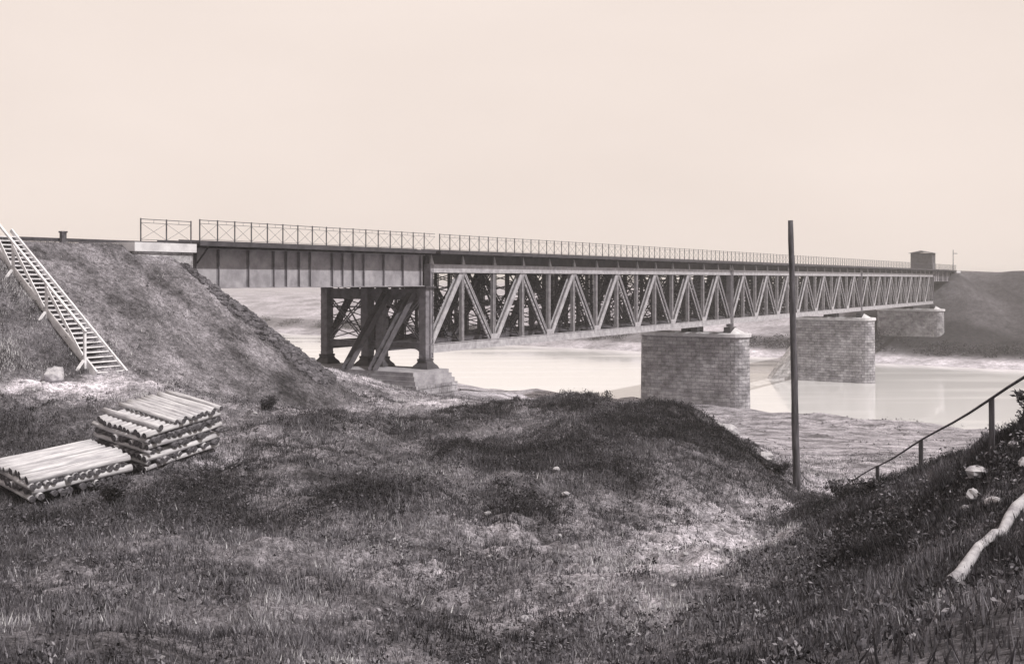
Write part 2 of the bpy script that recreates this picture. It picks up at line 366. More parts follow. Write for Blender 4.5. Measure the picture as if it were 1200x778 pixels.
ealb = .074+.11*(fbm(s_, t_*.3, 1.2, 4, 12)-.5)
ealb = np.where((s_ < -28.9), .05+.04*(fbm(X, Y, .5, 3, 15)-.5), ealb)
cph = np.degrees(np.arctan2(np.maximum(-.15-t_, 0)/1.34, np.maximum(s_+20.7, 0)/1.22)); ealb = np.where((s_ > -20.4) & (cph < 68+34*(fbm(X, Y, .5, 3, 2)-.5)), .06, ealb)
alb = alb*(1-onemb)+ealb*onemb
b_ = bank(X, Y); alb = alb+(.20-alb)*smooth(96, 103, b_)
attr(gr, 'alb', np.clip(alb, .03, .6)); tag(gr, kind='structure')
NEAR_ALB = lambda x, y: idw(x, y)

# far bank
def far_h(x, y):
    q = bank(x, y)-188+3*(fbm(x, y, .02, 3, 21)-.5); a = -x*WB[1]+y*WB[0]
    pl = E+1.6-8.0*smooth(76, 92, a)+2.2*(fbm(x, y, .012, 3, 33)-.5)*smooth(30, 60, q)+.8*(fbm(x, y, .09, 3, 35)-.5)
    prof = .16*np.clip(q, -20, 6)+np.where(q > 6, .22*(np.minimum(q, 16)-6), 0)
    up = smooth(14, 44+20*smooth(80, 100, a), q)
    z = prof*(1-up)+pl*up
    s, t = st(x, y)
    e = E+1.45-np.sqrt((np.maximum(174.-s, 0)/1.6)**2+(np.maximum(np.maximum(-.6-t, t-9.5), 0)/1.5)**2)
    z = np.maximum(z, e)
    return z+.25*(fbm(x, y, .35, 3, 41)-.5)*smooth(2, 8, q)
X, Y, F = grid(axis(-2600, 2600, -80, 130, 1.0, 90), axis(60, 5200, 150, 320, 1.0, 110))
Z = far_h(X, Y); q = bank(X, Y)-188
keep = (bank(X[F[:, 0]], Y[F[:, 0]])-188) > -25
fg = mesh_np('ground', np.stack([X, Y, Z], 1), F[keep], M['far_ground'], True)
fa = .31+.06*(fbm(X, Y, .05, 3, 51)-.5)
a_ = -X*WB[1]+Y*WB[0]
fa = fa-(.235)*smooth(105, 75, a_)*smooth(7, 14, q)
fa = fa-.16*smooth(5.5, 8, q)*smooth(20, 14, q)
fa = np.where(q < 5.5, .30+.14*smooth(140, 95, a_), fa)
attr(fg, 'alb', np.clip(fa, .04, .6)); tag(fg, kind='structure')

wv = np.array([(-2500, -200, 0), (2500, -200, 0), (2500, 4000, 0), (-2500, 4000, 0)], float)
tag(mesh_np('river_water', wv, np.array([[0, 1, 2, 3]]), M['water']), kind='structure')

# ------------------------------------------------------------------ stone piers
def outline(hw, t0, t1, n=10):                             # stadium outline (s,t), nose towards the viewer and the rear
    pts = []
    for k in range(n+1):
        a = math.pi+math.pi*k/n; pts.append((hw*math.cos(a), t0+hw+hw*math.sin(a)))
    for k in range(n+1):
        a = math.pi*k/n; pts.append((hw*math.cos(a), t1-hw+hw*math.sin(a)))
    return pts
def loft(rings, mat, name, parent, s0, cap=True):
    me = bpy.data.meshes.new(name); v = []; f = []; uvs = []; n = len(rings[0][0])
    per = [0]
    for k in range(n):
        a = rings[0][0][k]; b_ = rings[0][0][(k+1) % n]; per.append(per[-1]+math.hypot(a[0]-b_[0], a[1]-b_[1]))
    for pts, z in rings:
        for s, t in pts: v.append(tuple(B(s0+s, t, z)))
    for i in range(len(rings)-1):
        for k in range(n):
            f.append((i*n+k, i*n+(k+1) % n, (i+1)*n+(k+1) % n, (i+1)*n+k))
            uvs += [(per[k], rings[i][1]), (per[k+1], rings[i][1]), (per[k+1], rings[i+1][1]), (per[k], rings[i+1][1])]
    if cap:
        f.append(tuple((len(rings)-1)*n+k for k in range(n))); uvs += [p for p in rings[-1][0]]
    me.from_pydata(v, [], f); ul = me.uv_layers.new(name='UVMap')
    for i, q in enumerate(uvs): ul.data[i].uv = q
    me.materials.append(mat)
    import bmesh
    bm = bmesh.new(); bm.from_mesh(me); bmesh.ops.recalc_face_normals(bm, faces=bm.faces); bm.to_mesh(me); bm.free()
    o = bpy.data.objects.new(name, me); COL.objects.link(o)
    if parent: attach(o, parent)
    return o
def pier(s0, zb, label):
    root = empty('stone_pier', B(s0, 3.9, zb), label, 'bridge pier', 'masonry piers of the bridge')
    T0, T1 = -2.0, 9.9
    loft([(outline(1.55, T0-.12, T1+.1), zb), (outline(1.38, T0, T1), -5.98)], M['pier_stone'], 'shaft', root, s0)
    loft([(outline(1.40, T0-.02, T1), -5.982), (outline(1.58, T0-.2, T1+.2), -5.93), (outline(1.58, T0-.2, T1+.2), -5.62), (outline(1.5, T0-.12, T1+.12), -5.55)], M['coping'], 'coping', root, s0)
    # sloped weathering cap on the nose and bearing blocks
    for tc_, sg in ((-.55, -1), (8.75, 1)):
        v = [B(s0, tc_, -4.98)]; n_ = 12
        for k in range(n_+1):
            a = math.pi*k/n_; v.append(B(s0+1.42*math.cos(a), tc_+sg*.95*math.sin(a), -5.548))
        mb = MB(); mb.add(v, [(0, k+1, k+2) for k in range(n_)]+[(0, n_+1, 1)]); mb.build('nose_cap', M['coping'], root)
    for t in (0, 3.6, 4.7, 8.3):
        mb = MB(); mb.box(s0-.85, s0+.85, t-.35, t+.35, -5.548, -4.95); mb.build('bearing_block', M['iron_dark'], root)
    if s0 == 104:                                           # ice-breaker at the far end
        v = []
        for z, hw, tt in ((zb, 1.5, 15.2), (-10.2, .12, 9.95)):
            pass
        rings = []
        for i in range(9):
            k = i/8; z = zb+(-9.6-zb)*k; ts = 14.6+(10.0-14.6)*k
            rings.append(([(-1.52, 9.2), (1.52, 9.2), (1.5*(1-.15*k), max(ts-1.2, 9.25)), (0.0, ts), (-1.5*(1-.15*k), max(ts-1.2, 9.25))], z))
        loft(rings, M['pale_stone'], 'ice_breaker', root, s0)
    return root
pier(52, -16.0, 'nearest stone pier, standing at the edge of the near bank')
pier(104, -16.0, 'middle stone pier rising out of the river')
pier(156, -13.8, 'farthest stone pier, standing on the far bank beyond the river pier')

def uvbox(mb, name, mat, parent):                          # box mesh with masonry uv
    o = mb.build(name, mat, parent); me = o.data; ul = me.uv_layers.new(name='UVMap')
    for p in me.polygons:
        nx, ny, nz = p.normal
        for li in p.loop_indices:
            c = me.vertices[me.loops[li].vertex_index].co; s, t = st(c.x, c.y)
            nd = abs(nx*D[0]+ny*D[1])
            ul.data[li].uv = (s, t) if abs(nz) > .7 else ((t, c.z) if nd > .7 else (s, c.z))
    return o
# abutments
for s0, s1, lab in ((-22.4, -19.15, 'pale stone abutment at the left end of the bridge, half buried in the embankment'),
                    (174.8, 179., 'far stone abutment at the right end of the bridge')):
    rt = empty('stone_abutment', B((s0+s1)/2, 4, -7), lab, 'abutment')
    mb = MB(); mb.box(s0, s1, -.85, 9.1, -7.5, 1.22); uvbox(mb, 'wall', M['cut_stone'], rt)
    mb = MB(); mb.box(s0-.1, s1+.10, -1.0, 9.25, 1.222, 1.62); mb.build('coping', M['coping'], rt)

# stone pedestal under the iron trestle
rt = empty('stone_pedestal', B(0, 4, -8), 'stepped stone base under the iron trestle columns', 'pedestal')
for nm, a0, t0, t1, z0, z1, mt in (('plinth', 1.35, -1.6, 10.2, -9.5, -6.32, 'pier_stone'), ('step', 1.25, -1.45, 10., -6.318, -6.05, 'base_stone'), ('step', 1.15, -1.3, 9.8, -6.048, -5.78, 'base_stone'), ('top_slab', 1.05, -1.15, 9.6, -5.778, -5.55, 'base_stone')):
    mb = MB(); mb.box(-a0-(1.8 if nm != 'x' else 0), a0-.3, t0, t1, z0, z1); uvbox(mb, nm, M[mt], rt)

# ------------------------------------------------------------------ iron trestle
tr = empty('iron_trestle', B(0, 4, -5.55), 'dark iron trestle of braced columns under the left end of the trusses', 'trestle')
TC = (0.1, 3.55, 4.75, 8.2)
for i, t in enumerate(TC):
    mb = MB()
    top = -.55 if i else -.55
    for ds_ in (-.26, .26):                                 # built-up column: two channels and lattice faces
        mb.box(ds_-.05, ds_+.05, t-.26, t+.26, -4.95, top)
    mb.box(-.21, .21, t-.262, t-.235, -4.95, top); mb.box(-.21, .21, t+.2, t+.235, -4.95, top)
    for k in range(11): mb.box(-.33, .33, t-.285, t+.285, -4.85+k*.42, -4.80+k*.42)
    mb.build('column', M['iron'], tr)
    mb = MB(); mb.box(-.40, .40, t-.34, t+.34, -5.08, -4.93)
    v = []                                                 # flared cast shoe
    for z, h in ((-5.55, .62), (-5.38, .55), (-5.22, .40), (-5.08, .33)):
        for a, c in ((-h, -h), (h, -h), (h, h), (-h, h)): v.append(B(a, t+c, z))
    f = [(i_*4+k, i_*4+(k+1) % 4, i_*4+4+(k+1) % 4, i_*4+4+k) for i_ in range(3) for k in range(4)]+[(3, 2, 1, 0)]
    mb.add(v, f); mb.build('column_shoe', M['iron_dark'], tr)
for z0, z1 in ((-4.35, -3.95), (-1.30, -.62)):
    for a, c in ((0, 1), (1, 2), (2, 3)):
        mb = MB(); t0, t1 = TC[a]+.29, TC[c]-.29
        mb.box(-.16, .16, t0, t1, z1-.05, z1); mb.box(-.16, .16, t0, t1, z0, z0+.05); mb.box(-.03, .03, t0, t1, z0+.051, z1-.051)
        if z0 < -4 and t1-t0 > 1.5:                        # knee gussets down to the shoes
            for tt, sg in ((t0, 1), (t1, -1)):
                v = []
                for ds_ in (-.03, .03):
                    for q in range(7):
                        an = math.pi/2*q/6; v.append(B(ds_, tt+sg*.6*(1-math.sin(an)), z0-.6*(1-math.cos(an))-.002))
                    v.append(B(ds_, tt, z0-.002))
                mb.add(v, [tuple(range(8)), tuple(range(15, 7, -1))]+[(k, (k+1) % 8, 8+(k+1) % 8, 8+k) for k in range(8)])
        mb.build('cross_beam', M['iron'], tr)
for a, c in ((0, 1), (2, 3)):
    t0, t1 = TC[a]+.28, TC[c]-.28
    for k, (za, zb) in enumerate(((-3.95, -1.3), (-1.3, -3.95))):
        mb = MB()
        for off in (-.11, .11): mb.beam(B(.07-.14*k, t0, za+off), B(.07-.14*k, t1, zb+off), .06, .07)
        for j in range(6):
            u = (j+.5)/6; p = B(.07-.14*k, t0+(t1-t0)*u, za+(zb-za)*u); mb.beam(p-np.array([0, 0, .10]), p+np.array([0, 0, .10]), .04, .04, D)
        mb.build('diagonal_brace', M['iron'], tr)
for t, t2_ in ((4.1, 2.9), (2.0, .9)):                      # raking struts back towards the abutment
    mb = MB(); a = B(-2.85, t, -5.55); c = B(-.33, t2_, -.9)
    for off in (-.2, .2): mb.beam(a+P*off, c+P*off, .07, .32)
    for j in range(9):
        u = (j+.5)/9; mb.beam(a+(c-a)*u-P*.13, a+(c-a)*u+P*.13, .05, .06)
    mb.build('raking_strut', M['iron_shaded'], tr)  # struts darkened by colour, as if in shade
mb = MB(); mb.box(-.5, .5, -.35, 8.7, -.548, -.46); mb.build('cap_plate', M['iron_dark'], tr)

# ------------------------------------------------------------------ railing and deck (parts of each span)
def add_railing(parent, s0, s1, t, zb, name='railing', pitch=1.083):
    n_ = max(1, round((s1-s0)/pitch)); dp = (s1-s0)/n_
    mb = MB()
    for z in (1.02, .86, .12): mb.beam(B(s0, t, zb+z), B(s1, t, zb+z), .022, .03 if z > 1 else .02)
    rl = mb.build(name, M['railing'], parent)
    mb = MB()
    for k in range(n_):
        a, c = s0+k*dp+.02, s0+(k+1)*dp-.02
        mb.beam(B(a, t, zb+.13), B(c, t, zb+.85), .010, .012, P); mb.beam(B(a, t+.012, zb+.85), B(c, t+.012, zb+.13), .010, .012, P)
        mb.beam(B((a+c)/2, t, zb+.86), B((a+c)/2, t, zb+1.0), .01, .012, P)
    mb.build('lattice', M['railing'], rl)
    mb = MB(); mb.beam(B(s0, t, zb), B(s0, t, zb+1.06), .045, .045, P); mb.beam(B(s0, t+.05, zb), B(s0, t+.20, zb+.02), .03, .03)
    p0 = mb.build('post', M['railing'], rl)
    for k in range(1, n_):
        c = p0.copy(); COL.objects.link(c); c.parent = rl; c.matrix_parent_inverse = p0.matrix_parent_inverse.copy(); shift(c, D*dp*k)
    return rl
def add_deck(parent, s0, s1, t0, t1, edge):
    # t0..t1 timber deck; edge = overhanging walkway side (-1 near, +1 far)
    mb = MB(); mb.box(s0+.02, s1-.02, t0, t1, 1.60, 1.70)
    dk = mb.build('deck', M['timber_dark'], parent)
    mb = MB(); te = t0 if edge < 0 else t1
    mb.box(s0+.02, s1-.02, te-.03, te+.03, 1.55, 1.76); mb.build('edge_beam', M['iron_dark'], parent)
    for tt in ((t0+t1)/2+.35*edge-.76, (t0+t1)/2+.35*edge+.76):
        mb = MB(); mb.box(s0+.02, s1-.02, tt-.035, tt+.035, 1.72, 1.86); mb.build('rail', M['iron_dark'], parent)
def truss(parent, t, L=52., N=14, front=True):
    ML = M['iron_light'] if front else M['iron_shaded']  # trusses behind the front one get shade painted into their colour
    p = L/N; zt, zb = .66, -4.30
    root = empty('truss', B(0, t, zb)); attach(root, parent)
    root.location = Vector(tuple(B(0, t, zb))); root.matrix_parent_inverse = world_of(parent).inverted()
    mb = MB()                                              # top chord: web plates and flanges
    mb.box(.25, L-.25, t-.20, t-.17, zt-.23, zt+.23); mb.box(.25, L-.25, t+.17, t+.20, zt-.23, zt+.23)
    mb.box(.25, L-.25, t-.27, t+.27, zt+.231, zt+.262); mb.box(.25, L-.25, t-.25, t-.20, zt-.262, zt-.231); mb.box(.25, L-.25, t+.20, t+.25, zt-.262, zt-.231)
    mb.build('top_chord', ML, root)
    mb = MB()
    mb.box(.25, L-.25, t-.20, t-.17, zb-.25, zb+.25); mb.box(.25, L-.25, t+.17, t+.20, zb-.25, zb+.25)
    mb.box(.25, L-.25, t-.27, t+.27, zb-.282, zb-.251); mb.box(.25, L-.25, t-.25, t-.20, zb+.251, zb+.28)
    for k in range(1, N):                                  # gussets
        if k % 2 == 0: mb.box(k*p-.5, k*p+.5, t-.222, t-.201, zb+.0, zb+.62)
    mb.build('bottom_chord', ML, root)
    for s in (.0, L):
        mb = MB(); q = s+.22 if s == 0 else s-.22
        mb.box(q-.16, q-.13, t-.25, t+.25, zb-.6, zt+.28); mb.box(q+.13, q+.16, t-.25, t+.25, zb-.6, zt+.28); mb.box(q-.128, q+.128, t-.19, t-.16, zb-.6, zt+.28)
        mb.build('end_post', M['iron'], root)
    v0 = None
    for k in range(1, N):
        mb = MB()
        for d_ in (-.085, .085): mb.box(k*p+d_-.03, k*p+d_+.03, t-.155, t-.09, zb+.29, zt-.27); 
        mb.box(k*p-.02, k*p+.02, t-.09, t+.16, zb+.29, zt-.27)
        if v0 is None: v0 = mb.build('vertical', ML, root)
        else:
            c = v0.copy(); COL.objects.link(c); c.parent = root; c.matrix_parent_inverse = v0.matrix_parent_inverse.copy(); shift(c, D*p*(k-1))
    prot = {}
    for k in range(N):
        up = (k % 2 == 0)
        wd = .36 if up else .22
        if up not in prot:
            a, c = (B(k*p+.15, t, zb+.1), B((k+1)*p-.06, t, zt-.15)) if up else (B(k*p+.06, t, zt-.15), B((k+1)*p-.12, t, zb+.1))
            mb = MB()
            for off in (-.14, .135): mb.beam(a+P*off, c+P*off, .025, wd, np.cross(P, c-a))
            for sd in (-1, 1):
                u_ = np.cross(P, c-a); u_ /= np.linalg.norm(u_)
                mb.beam(a+u_*sd*(wd/2-.03)-P*.175, c+u_*sd*(wd/2-.03)-P*.175, .04, .05, u_)
            for j in range(14):
                u = (j+.5)/14; q = a+(c-a)*u; mb.beam(q-P*.12, q+P*.12, .05, .05)
            prot[up] = (mb.build('diagonal', ML, root), k)
        else:
            o, k0 = prot[up]; c = o.copy(); COL.objects.link(c); c.parent = root; c.matrix_parent_inverse = o.matrix_parent_inverse.copy(); shift(c, D*p*(k-k0))
    return root
def truss_span(ta, tb, edge, label):
    L, N = 52., 14; p = L/N
    root = empty('truss_span', B(0, (ta+tb)/2, -4.9), label, 'bridge span', 'lattice truss spans carrying the railway')
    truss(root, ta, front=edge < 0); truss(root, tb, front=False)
    lo, hi = ta+.28, tb-.28
    v = None
    for k in range(N+1):                                   # sway frames between the two trusses
        s = min(max(k*p, .22), L-.22)
        mb = MB()
        mb.beam(B(s-.03, lo, -3.9), B(s-.03, hi, .35), .05, .09); mb.beam(B(s+.03, lo, .35), B(s+.03, hi, -3.9), .05, .09)
        mb.box(s-.05, s+.05, lo, hi, -4.36, -4.2); mb.box(s-.05, s+.05, lo, hi, .42, .56)
        mb.beam(B(s-.03, lo, -1.8), B(s-.03, hi, -1.8), .05, .10)
        for q_ in range(6):
            za = -3.9+q_*.72; mb.beam(B(s+.06, lo, za), B(s+.06, hi, za+.7), .03, .06); mb.beam(B(s-.09, hi, za), B(s-.09, lo, za+.7), .03, .06)
        mb.build('sway_frame', M['iron_dark'], root)  # shade between the trusses put into the iron colour
    mb = MB()
    for k in range(N):
        mb.beam(B(k*p+.2, lo, -4.36), B((k+1)*p-.2, hi, -4.36), .09, .05); mb.beam(B(k*p+.2, hi, -4.42), B((k+1)*p-.2, lo, -4.42), .09, .05)
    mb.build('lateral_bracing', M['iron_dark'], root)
    # stringers and cross girders above the top chord
    near = ta if edge < 0 else tb
    for i, tt in enumerate((ta+.12, (ta+tb)/2-.75, (ta+tb)/2+.75, tb-.12)):
        mb = MB(); mb.box(.05, L-.05, tt-.02, tt+.02, .95, 1.56); mb.box(.05, L-.05, tt-.12, tt+.12, 1.562, 1.598); mb.box(.05, L-.05, tt-.12, tt+.12, .925, .948)
        mb.build('stringer', M['iron_dark'], root)
    g0 = b0 = None
    for k in range(N+1):
        s = min(max(k*p, .3), L-.3)
        # little pointed bracket standing on the chord, carrying the walkway
        mb = MB(); e = edge; tb_ = near
        q = [(tb_+e*.10, .93), (tb_+e*.24, .93), (tb_+e*.16, 1.42), (tb_+e*.10, 1.50)]
        for ds_, wd in ((0, .0),):
            v_ = [B(s-.16, q[0][0], .93), B(s+.16, q[0][0], .93), B(s+.16, q[1][0], .93), B(s-.16, q[1][0], .93), B(s-.02, q[0][0], 1.5), B(s+.02, q[0][0], 1.5), B(s+.02, q[2][0], 1.5), B(s-.02, q[2][0], 1.5)]
            mb.add(v_, [(0, 1, 2, 3), (7, 6, 5, 4), (0, 4, 5, 1), (1, 5, 6, 2), (2, 6, 7, 3), (3, 7, 4, 0)])
        mb.build('bracket', M['iron_light'], root)
        mb = MB(); mb.box(s-.04, s+.04, min(near+e*.06, near+e*.95), max(near+e*.06, near+e*.95), 1.50, 1.597); mb.build('outrigger', M['iron_dark'], root)
    if edge < 0: add_deck(root, 0, L, ta-1.02, tb+.45, -1); add_railing(root, 0.02, L-.02, ta-.98, 1.72)
    else: add_deck(root, 0, L, ta-.45, tb+1.02, 1)
    return root
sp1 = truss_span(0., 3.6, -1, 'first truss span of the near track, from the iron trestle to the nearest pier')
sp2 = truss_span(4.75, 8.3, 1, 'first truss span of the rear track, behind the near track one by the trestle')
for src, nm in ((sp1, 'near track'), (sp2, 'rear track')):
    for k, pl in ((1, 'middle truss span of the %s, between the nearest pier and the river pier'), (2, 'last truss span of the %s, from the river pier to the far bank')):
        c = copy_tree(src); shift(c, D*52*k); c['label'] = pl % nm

def girder_span(s0, s1, ta, tb, edge, label, stiff):
    root = empty('plate_girder_span', B((s0+s1)/2, (ta+tb)/2, -.45), label, 'bridge span', 'plate girder spans at the bridge ends')
    for i, t in enumerate((ta, tb)):
        mb = MB(); mb.box(s0, s1, t-.02, t+.02, -.42, 1.44)
        mb.box(s0, s1, t-.20, t+.20, -.455, -.421); mb.box(s0, s1, t-.20, t+.20, 1.441, 1.48)
        mb.box(s0, s1, t-.10, t-.021, -.42, -.40); 
        g = mb.build('girder', M['iron_web'], root)
        for s in stiff:
            mb = MB(); mb.box(s-.012, s+.012, t-.17, t-.021, -.418, 1.438); mb.box(s-.07, s+.07, t-.036, t-.0215, -.418, 1.438); mb.build('stiffener', M['iron'], g)
    n_ = len(stiff)
    mb = MB()
    for k in range(7):
        s = s0+.4+(s1-s0-.8)*k/6; mb.beam(B(s, ta+.25, -.35), B(s, tb-.25, 1.35), .06, .08); mb.beam(B(s+.07, ta+.25, 1.35), B(s+.07, tb-.25, -.35), .06, .08); mb.box(s-.1, s+.14, ta+.22, tb-.22, 1.36, 1.43)
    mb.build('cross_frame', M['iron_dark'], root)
    e = edge; near = ta if e < 0 else tb
    for s in list(stiff):
        mb = MB(); a = B(s, near+e*.18, .75); c = B(s, near+e*.92, 1.47)
        if s == stiff[0]: mb.beam(a, c, .05, .07)
        mb.box(s-.04, s+.04, min(near+e*.05, near+e*.95), max(near+e*.05, near+e*.95), 1.485, 1.57); mb.build('outrigger', M['iron_dark'], root)
    mb = MB(); mb.box(s0, s1, near+e*.24-.02, near+e*.24+.02, 1.27, 1.597) if 0 else mb.box(s0, s1, near-.08, near+.08, 1.482, 1.597); mb.build('stringer', M['iron_dark'], root)
    if e < 0: add_deck(root, s0, s1, ta-1.02, tb+.45, -1); add_railing(root, s0+.05, s1-.02, ta-.98, 1.72)
    else: add_deck(root, s0, s1, ta-.45, tb+1.02, 1)
    return root
ST = [-18.3, -16.9, -14.95, -13.2, -12.3, -11.35, -10.5, -8.75, -7.9, -7.0, -6.1, -4.3, -2.5, -.75]
g1 = girder_span(-18.9, -.45, 0., 3.6, -1, 'grey plate girder span of the near track between left abutment and trestle', ST)
g2 = girder_span(-18.9, -.45, 4.75, 8.3, 1, 'plate girder span of the rear track behind the left grey girder', ST)
for g, lb in ((g1, 'near track plate girder span at the far right end of the bridge'), (g2, 'rear track plate girder span at the far right end of the bridge')):
    c = copy_tree(g); shift(c, D*(156.45+18.9-.2)); c['label'] = lb
# girder bearing brackets on the trestle
# railing over the left abutment
rt = empty('iron_railing', B(-20.6, -.9, 1.62), 'short iron railing on top of the left stone abutment', 'railing')
add_railing(rt, -22.1, -19.3, -.9, 1.62, 'top_rail', 1.4)
mb = MB(); mb.beam(B(-19.3, -.9, 1.62), B(-19.3, -.9, 2.68), .045, .045, P); mb.build('post', M['railing'], rt)
# rails over the embankments
for a, c, lab in ((-90, -18.5, 'left embankment'), (174.7, 330, 'far embankment')):
    for t, wh in ((1.5, 'near'), (6.5, 'rear')):
        for k in (-.76, .76):
            mb = MB(); mb.box(a, c, t+k-.035, t+k+.035, 1.64, 1.74)
            tag(mb.build('track_rail', M['iron_dark']), '%s steel rail of the %s track on the %s' % ('near' if k < 0 else 'far', wh, lab), 'rail', 'rails on the embankments')

# ------------------------------------------------------------------ guard hut at the far end
hc = B(203, 11, 1.5)
h = empty('guard_hut', hc, 'small dark hut standing above the far end of the bridge', 'hut')
def hb(mb, x0, x1, y0, y1, z0, z1):
    v = [hc+D*a+P*b_+np.array([0, 0, z]) for z in (z0, z1) for a, b_ in ((x0, y0), (x1, y0), (x1, y1), (x0, y1))]
    return mb.add(v, [(0, 1, 2, 3), (7, 6, 5, 4), (0, 4, 5, 1), (1, 5, 6, 2), (2, 6, 7, 3), (3, 7, 4, 0)])
hb(MB(), -2, 2, -2.3, 2.3, -3, 4.4).build('wall', M['hut'], h)
rf = MB(); v = [hc+D*a+P*b_+np.array([0, 0, z]) for a in (-2.5, 2.5) for b_, z in ((-2.8, 4.35), (0, 4.95), (2.8, 4.35), (0, 4.65))]
rf.add(v, [(0, 1, 3), (1, 2, 3), (4, 7, 5), (5, 7, 6), (0, 4, 5, 1), (1, 5, 6, 2), (3, 7, 4, 0), (2, 6, 7, 3)]).build('roof', M['wood_old'], h)
hb(MB(), -2.06, -2.0, -1.5, -.5, 1.2, 2.4).build('window', M['iron_dark'], h)
hb(MB(), -.5, .5, -2.36, -2.3, 0, 2.1).build('door', M['wood_old'], h)
# thin signal post beside the hut
mb = MB(); p0 = B(197, 3.5, 1.4); mb.tube([p0, p0+np.array([0, 0, 5.0])], [.12, .09], 8); mb.beam(p0+np.array([0, 0, 4.2])-D*.1, p0+np.array([0, 0, 4.2])+np.array([.9, 0, 0]), .08, .16)
tag(mb.build('signal_post', M['wood_old']), 'thin pale post beside the hut at the far end of the bridge', 'post')

# ------------------------------------------------------------------ left embankment details
mb = MB(); mb.box(-25.05, -24.83, .45, .62, 1.3, 1.96); mb.box(-25.08, -24.80, .42, .65, 1.962, 2.03)
tag(mb.build('stone_marker', M['rock']), 'small grey block on the crest of the left embankment', 'marker')
for s, lb in ((-27.6, 'thin iron post on the embankment crest above the wooden stairs'), (-25.3, 'thin iron post behind the small grey block on the embankment crest')):
    mb = MB(); mb.beam(B(s, 8.4, 1.2), B(s, 8.4, 2.45), .03, .03, P); tag(mb.build('crest_post', M['railing']), lb, 'post', 'thin posts on the embankment crest')

# ------------------------------------------------------------------ wooden stairs
SR, SL = -27.55, -28.85
top, bot = np.array([-.05, 1.78]), np.array([-6.95, -3.42])       # (t, z)
def sp(s, u, dz=0, dt=0): q = top+(bot-top)*u; return B(s, q[0]+dt, q[1]+dz)
stair = empty('wooden_stairs', B(-28.2, -6.95, -3.5), 'pale wooden stairs with one handrail climbing the left embankment', 'stairs')
for s, nm in ((SL, 0), (SR, 1)):
    mb = MB(); mb.beam(sp(s, -.03, .02), sp(s, 1.0, .02), .07, .27 if nm == 0 else .15); mb.build('stringer', M['wood_pale'], stair)
NT = 31
for k in range(NT):
    u = (k+.4)/NT; a = sp(SL+.036, u, -.03); c = sp(SR-.036, u, -.03)
    mb = MB(); mb.beam(a, c, .16, .04); mb.build('tread', M['wood_pale'], stair)
PU = (.04, .30, .60, .925)
for i, u in enumerate(PU):
    s = SL-.075
    mb = MB(); mb.beam(sp(s, u, -.25), sp(s, u, 1.14), .085, .085, P); mb.build('post', M['wood_pale'], stair)
    mb = MB(); mb.beam(sp(s-.05, u, .12), sp(s-.75, u, -.62, -.12), .07, .08); mb.build('brace', M['wood_pale'], stair)
    mb = MB(); mb.beam(sp(SL-.9, u, -.42, -.12), sp(SR+.1, u, -.42, -.12), .10, .08); mb.build('cross_bearer', M['wood_pale'], stair)
mb = MB(); mb.beam(sp(SL-.075, -.03, 1.18), sp(SL-.075, PU[-1]+.01, 1.18), .09, .075); mb.build('handrail', M['wood_pale'], stair)
us = (-.16,)+PU
for a, c in zip(us[:-1], us[1:]):
    mb = MB(); mb.beam(sp(SL-.13, a+.01, 1.08), sp(SL-.13, c-.01, .22), .035, .13); mb.build('diagonal_rail', M['wood_pale'], stair)

# ------------------------------------------------------------------ log stacks: every log is its own object
def log_mesh(L, seed, mat):
    r_ = random.Random(seed); mb = MB(); n_ = 7; pts = []; rs = []
    bend = r_.uniform(-.03, .03); r0 = r_.uniform(.062, .100); r1 = r0*r_.uniform(.82, 1.0)
    for k in range(n_):
        u = k/(n_-1); pts.append((L*u, bend*math.sin(math.pi*u), .5*bend*math.sin(2*math.pi*u))); rs.append(r0+(r1-r0)*u+r_.uniform(-.003, .003))
    mb.tube(pts, rs, 12, 0, 1)
    o = mb.build('log', [mat, M['log_end']]); 
    o.data.polygons.foreach_set('use_smooth', [len(p.vertices) == 4 for p in o.data.polygons])
    COL.objects.unlink(o); me = o.data; bpy.data.objects.remove(o); return me
LM = {}
for nm, mt in (('p', 'log_side'), ('o', 'log_old')):
    for L in (2.25, 2.65): LM[nm, L] = [log_mesh(L, 10*i+int(L*10), M[mt]) for i in range(11)]
